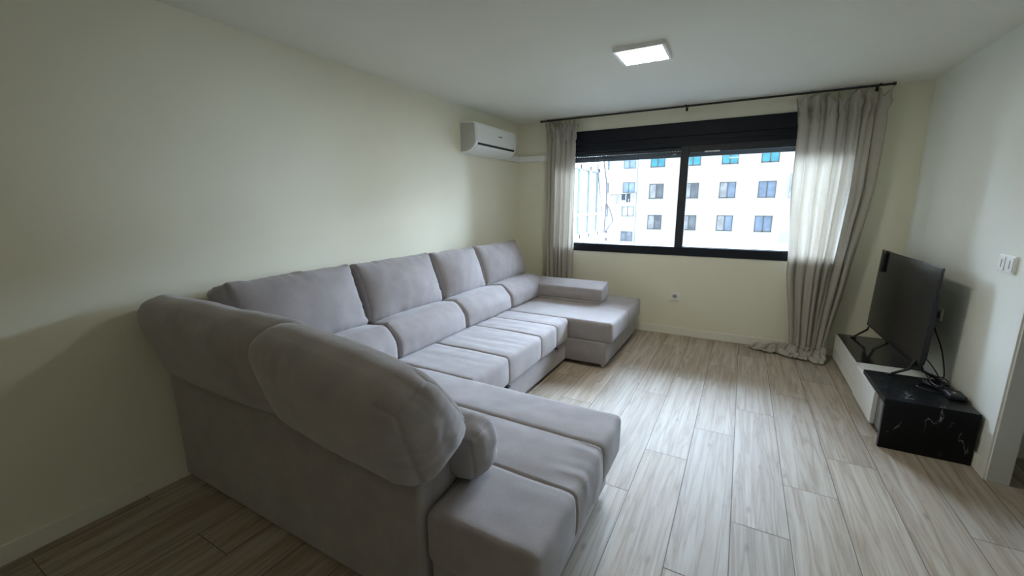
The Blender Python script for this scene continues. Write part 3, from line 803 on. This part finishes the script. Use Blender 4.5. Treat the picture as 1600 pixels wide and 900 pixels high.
for i, x in enumerate(cols):
    for z in zs:
        if z > 4: a, b = M['pane_cyan'], M['pane_cyan']
        elif i <= 1: a, b = M['pane_pale'], M['pane_dark']
        elif i == 2: a, b = M['pane_pale'], M['pane_blue']
        else: a, b = M['pane_blue'], M['pane_blue']
        fwindow(b1, x, z, 1.36, 1.45, FY, a, b)
# glazed stair strip at the right part of the view
x0 = out(4.50, 0)[0]; x1 = out(4.82, 0)[0]
bm = bmesh.new(); addbox(bm, x0, x1, FY - .5, FY, 1.85, 4.0); link('glazed_bay', bm, M['pane_pale'], b1)
bm = bmesh.new(); addbox(bm, x0 - .3, x1, FY - .08, FY, -2.0, -1.0); link('vent_panel', bm, M['facade2'], b1)
put(b1)
F2 = CY + 24.971 * 2.13
b2 = thing('apartment_building', 'paler apartment block with hanging laundry, farther back on the left of the view', 'building', (-9, F2, -12))
bm = bmesh.new(); addbox(bm, -34, out(-2.62, 0, 2.13)[0] + 3, F2, F2 + 10, -12, 9.5); link('facade', bm, M['facade2'], b2)
bm = bmesh.new(); addbox(bm, -34.2, out(-2.62, 0, 2.13)[0] + 3, F2 - .25, F2 + 10, 9.5, 9.8); link('roof_edge', bm, M['facade'], b2)
for x in (-3.34, -4.75, -6.6, -8.4):
    for zz, m in ((3.75, 'pane_blue'), (2.401, 'pane_blue'), (1.03, 'pane_pale'), (-0.42, 'pane_dark'), (-1.9, 'pane_dark')):
        X, Z = out(x, zz, 2.13); w = 1.45 if x > -4 else 0.9
        fwindow(b2, X, Z, w, 1.25, F2, M[m], M[m])
X, Z = out(-2.82, 0, 2.13)
bm = bmesh.new(); tube(bm, [(X, F2 - .1, -12), (X, F2 - .1, 9.4)], 0.09, 8); link('drainpipe', bm, M['pane_pale'], b2)
put(b2)
# clothes line below a window of the far block
X, Z = out(-3.42, 1.95, 2.13)
t = thing('clothes_line', 'clothes line strung across the paler block beyond the window', 'clothes line', (X, F2 - .9, Z))
bm = bmesh.new(); tube(bm, [(X - 1.9, F2 - .8, Z + .05), (X + 1.9, F2 - .8, Z + .30)], 0.035, 6)
tube(bm, [(X - 1.9, F2 - .8, Z + .05), (X - 1.9, F2, Z + .05)], 0.03, 6); tube(bm, [(X + 1.9, F2 - .8, Z + .30), (X + 1.9, F2, Z + .3)], 0.03, 6); link('line', bm, M['outcable'], t); put(t)
items = [(-0.95, 0.55, 1.15, 'laundry_l', 'pale garment hanging leftmost on the clothes line'), (-0.25, 0.45, 0.75, 'laundry_d', 'short dark garment second from the left on the clothes line'),
         (0.35, 0.50, 1.05, 'laundry_d', 'long dark garment third from the left on the clothes line'), (0.98, 0.40, 0.6, 'laundry_l', 'small pale garment hanging rightmost on the clothes line')]
for dx, ww, hh_, mm, lab in items:
    bm = bmesh.new(); zc = Z + .175 + dx * .066; n = 8
    vs = [[bm.verts.new((X + dx - ww / 2 + ww * i / n, F2 - .8 + 0.04 * math.sin(i * 1.9 + r), zc - hh_ * r / 5 * (1 if i % 4 else 0.93))) for i in range(n + 1)] for r in range(6)]
    for r in range(5):
        for i in range(n):
            if r >= 3 and i == 4 and hh_ > 1: continue
            bm.faces.new((vs[r][i], vs[r][i + 1], vs[r + 1][i + 1], vs[r + 1][i]))
    o = link('garment', bm, M[mm]); o.modifiers.new('thick', 'SOLIDIFY').thickness = 0.03; tag(o, lab, 'laundry', 'laundry on the clothes line')
# glazed gallery of the same building, seen at the left edge of the window
g = thing('glazed_gallery', 'white glazed balcony wing just outside at the left edge of the window', 'building', (-1, 2, -12))
bm = bmesh.new()
addbox(bm, -2.5, 0.30, 1.10, 3.05, -12, 0.93); addbox(bm, -2.5, 0.30, 1.10, 3.05, 2.12, 3.0); addbox(bm, -2.5, 0.30, 2.62, 3.05, 0.93, 2.12); addbox(bm, -2.5, -1.2, 1.10, 3.05, 0.93, 2.12)
addbox(bm, 0.26, 0.36, 1.05, 3.05, 0.86, 0.93)
link('wing_wall', bm, M['facade'], g)
bm = bmesh.new()
for y in (1.12, 1.60, 2.08, 2.56): addbox(bm, 0.22, 0.285, y, y + 0.06, 0.93, 2.12)
addbox(bm, 0.22, 0.285, 1.10, 2.62, 0.93, 1.0); addbox(bm, 0.22, 0.285, 1.10, 2.62, 2.05, 2.12); addbox(bm, 0.225, 0.280, 1.10, 2.62, 1.30, 1.34)
link('gallery_frame', bm, M['wing'], g)
for y in (1.18, 1.66, 2.14):
    bm = bmesh.new(); addbox(bm, 0.245, 0.255, y, y + 0.42, 1.0, 2.05); link('pane', bm, M['wingpane'], g)
put(g)
def at_x(px): return px
bm = bmesh.new()
tube(bm, spline([(0.36, 2.45, 2.6), (0.37, 2.60, 2.2), (0.37, 2.75, 1.95), (0.36, 2.85, 1.6), (0.36, 2.80, 1.2), (0.36, 2.78, 0.95)], 6), 0.016, 8)
tube(bm, spline([(0.37, 2.80, 1.52), (0.42, 2.95, 1.35), (0.45, 3.0, 1.18), (0.42, 2.9, 1.08), (0.37, 2.80, 0.98)], 6), 0.012, 8)
o = link('hanging_cable', bm, M['outcable'], smooth=True); tag(o, 'loose grey cable hanging outside the window on the glazed balcony wing', 'cable')
bm = bmesh.new(); tube(bm, spline([(0.34, 2.25, 2.6), (0.34, 2.32, 2.2), (0.34, 2.45, 1.8), (0.34, 2.62, 1.5), (0.345, 2.70, 1.2)], 6), 0.010, 8)
o = link('hanging_cable', bm, M['outcable'], smooth=True); tag(o, 'thinner pale cable hanging outside just left of the loose grey cable', 'cable')

# ------------------------------------------------------------------ light
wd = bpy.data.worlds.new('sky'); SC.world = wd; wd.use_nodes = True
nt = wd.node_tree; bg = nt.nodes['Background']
# hazy daylight: the bright part of the sky stands high behind the building opposite
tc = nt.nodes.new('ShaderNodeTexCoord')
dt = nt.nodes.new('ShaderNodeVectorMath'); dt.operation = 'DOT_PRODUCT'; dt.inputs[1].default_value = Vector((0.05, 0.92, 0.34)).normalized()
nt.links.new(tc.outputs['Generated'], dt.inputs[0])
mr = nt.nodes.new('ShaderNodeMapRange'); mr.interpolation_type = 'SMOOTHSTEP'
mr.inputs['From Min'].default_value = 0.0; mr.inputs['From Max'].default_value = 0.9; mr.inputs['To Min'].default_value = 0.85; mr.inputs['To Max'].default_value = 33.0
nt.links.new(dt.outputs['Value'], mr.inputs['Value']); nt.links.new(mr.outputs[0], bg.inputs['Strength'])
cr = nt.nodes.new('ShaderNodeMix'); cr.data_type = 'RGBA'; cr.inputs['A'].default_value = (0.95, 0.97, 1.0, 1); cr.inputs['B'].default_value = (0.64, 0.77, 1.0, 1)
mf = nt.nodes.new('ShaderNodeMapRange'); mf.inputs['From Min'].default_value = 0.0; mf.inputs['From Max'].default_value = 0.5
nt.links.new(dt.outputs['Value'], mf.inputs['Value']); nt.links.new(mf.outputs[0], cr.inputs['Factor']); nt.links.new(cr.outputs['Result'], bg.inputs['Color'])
pl = bpy.data.lights.new('window_portal', 'AREA'); pl.shape = 'RECTANGLE'; pl.size = WX1 - WX0; pl.size_y = WZ1 - WZ0
pl.cycles.is_portal = True
po = bpy.data.objects.new('window_portal', pl); COL.objects.link(po); po.location = ((WX0 + WX1) / 2, 0.27, (WZ0 + WZ1) / 2)
po.rotation_euler = Vector((0, -1, 0)).to_track_quat('-Z', 'Z').to_euler()

# ------------------------------------------------------------------ camera
f, yaw, pit, roll = 646.26, 0.50490, 0.20070, -0.0054
fw = Vector((-math.sin(yaw) * math.cos(pit), math.cos(yaw) * math.cos(pit), -math.sin(pit)))
r = Vector((math.cos(yaw), math.sin(yaw), 0)); u = r.cross(fw)
r2 = r * math.cos(roll) + u * math.sin(roll); u2 = -r * math.sin(roll) + u * math.cos(roll)
cam = bpy.data.cameras.new('camera'); co = bpy.data.objects.new('camera', cam); COL.objects.link(co)
cam.sensor_width = 36; cam.lens = f / 1600 * 36; cam.clip_start = 0.02; cam.clip_end = 500
co.matrix_world = Matrix(((r2.x, u2.x, -fw.x, CX), (r2.y, u2.y, -fw.y, CY), (r2.z, u2.z, -fw.z, CZ), (0, 0, 0, 1)))
SC.camera = co
vs = SC.view_settings
vs.view_transform = 'Standard'; vs.look = 'None'; vs.exposure = 0.85; vs.gamma = 1; vs.use_curve_mapping = False
SC.cycles.use_denoising = True
SC.cycles.max_bounces = 12; SC.cycles.diffuse_bounces = 8; SC.cycles.transparent_max_bounces = 12
SC.cycles.sample_clamp_indirect = 10
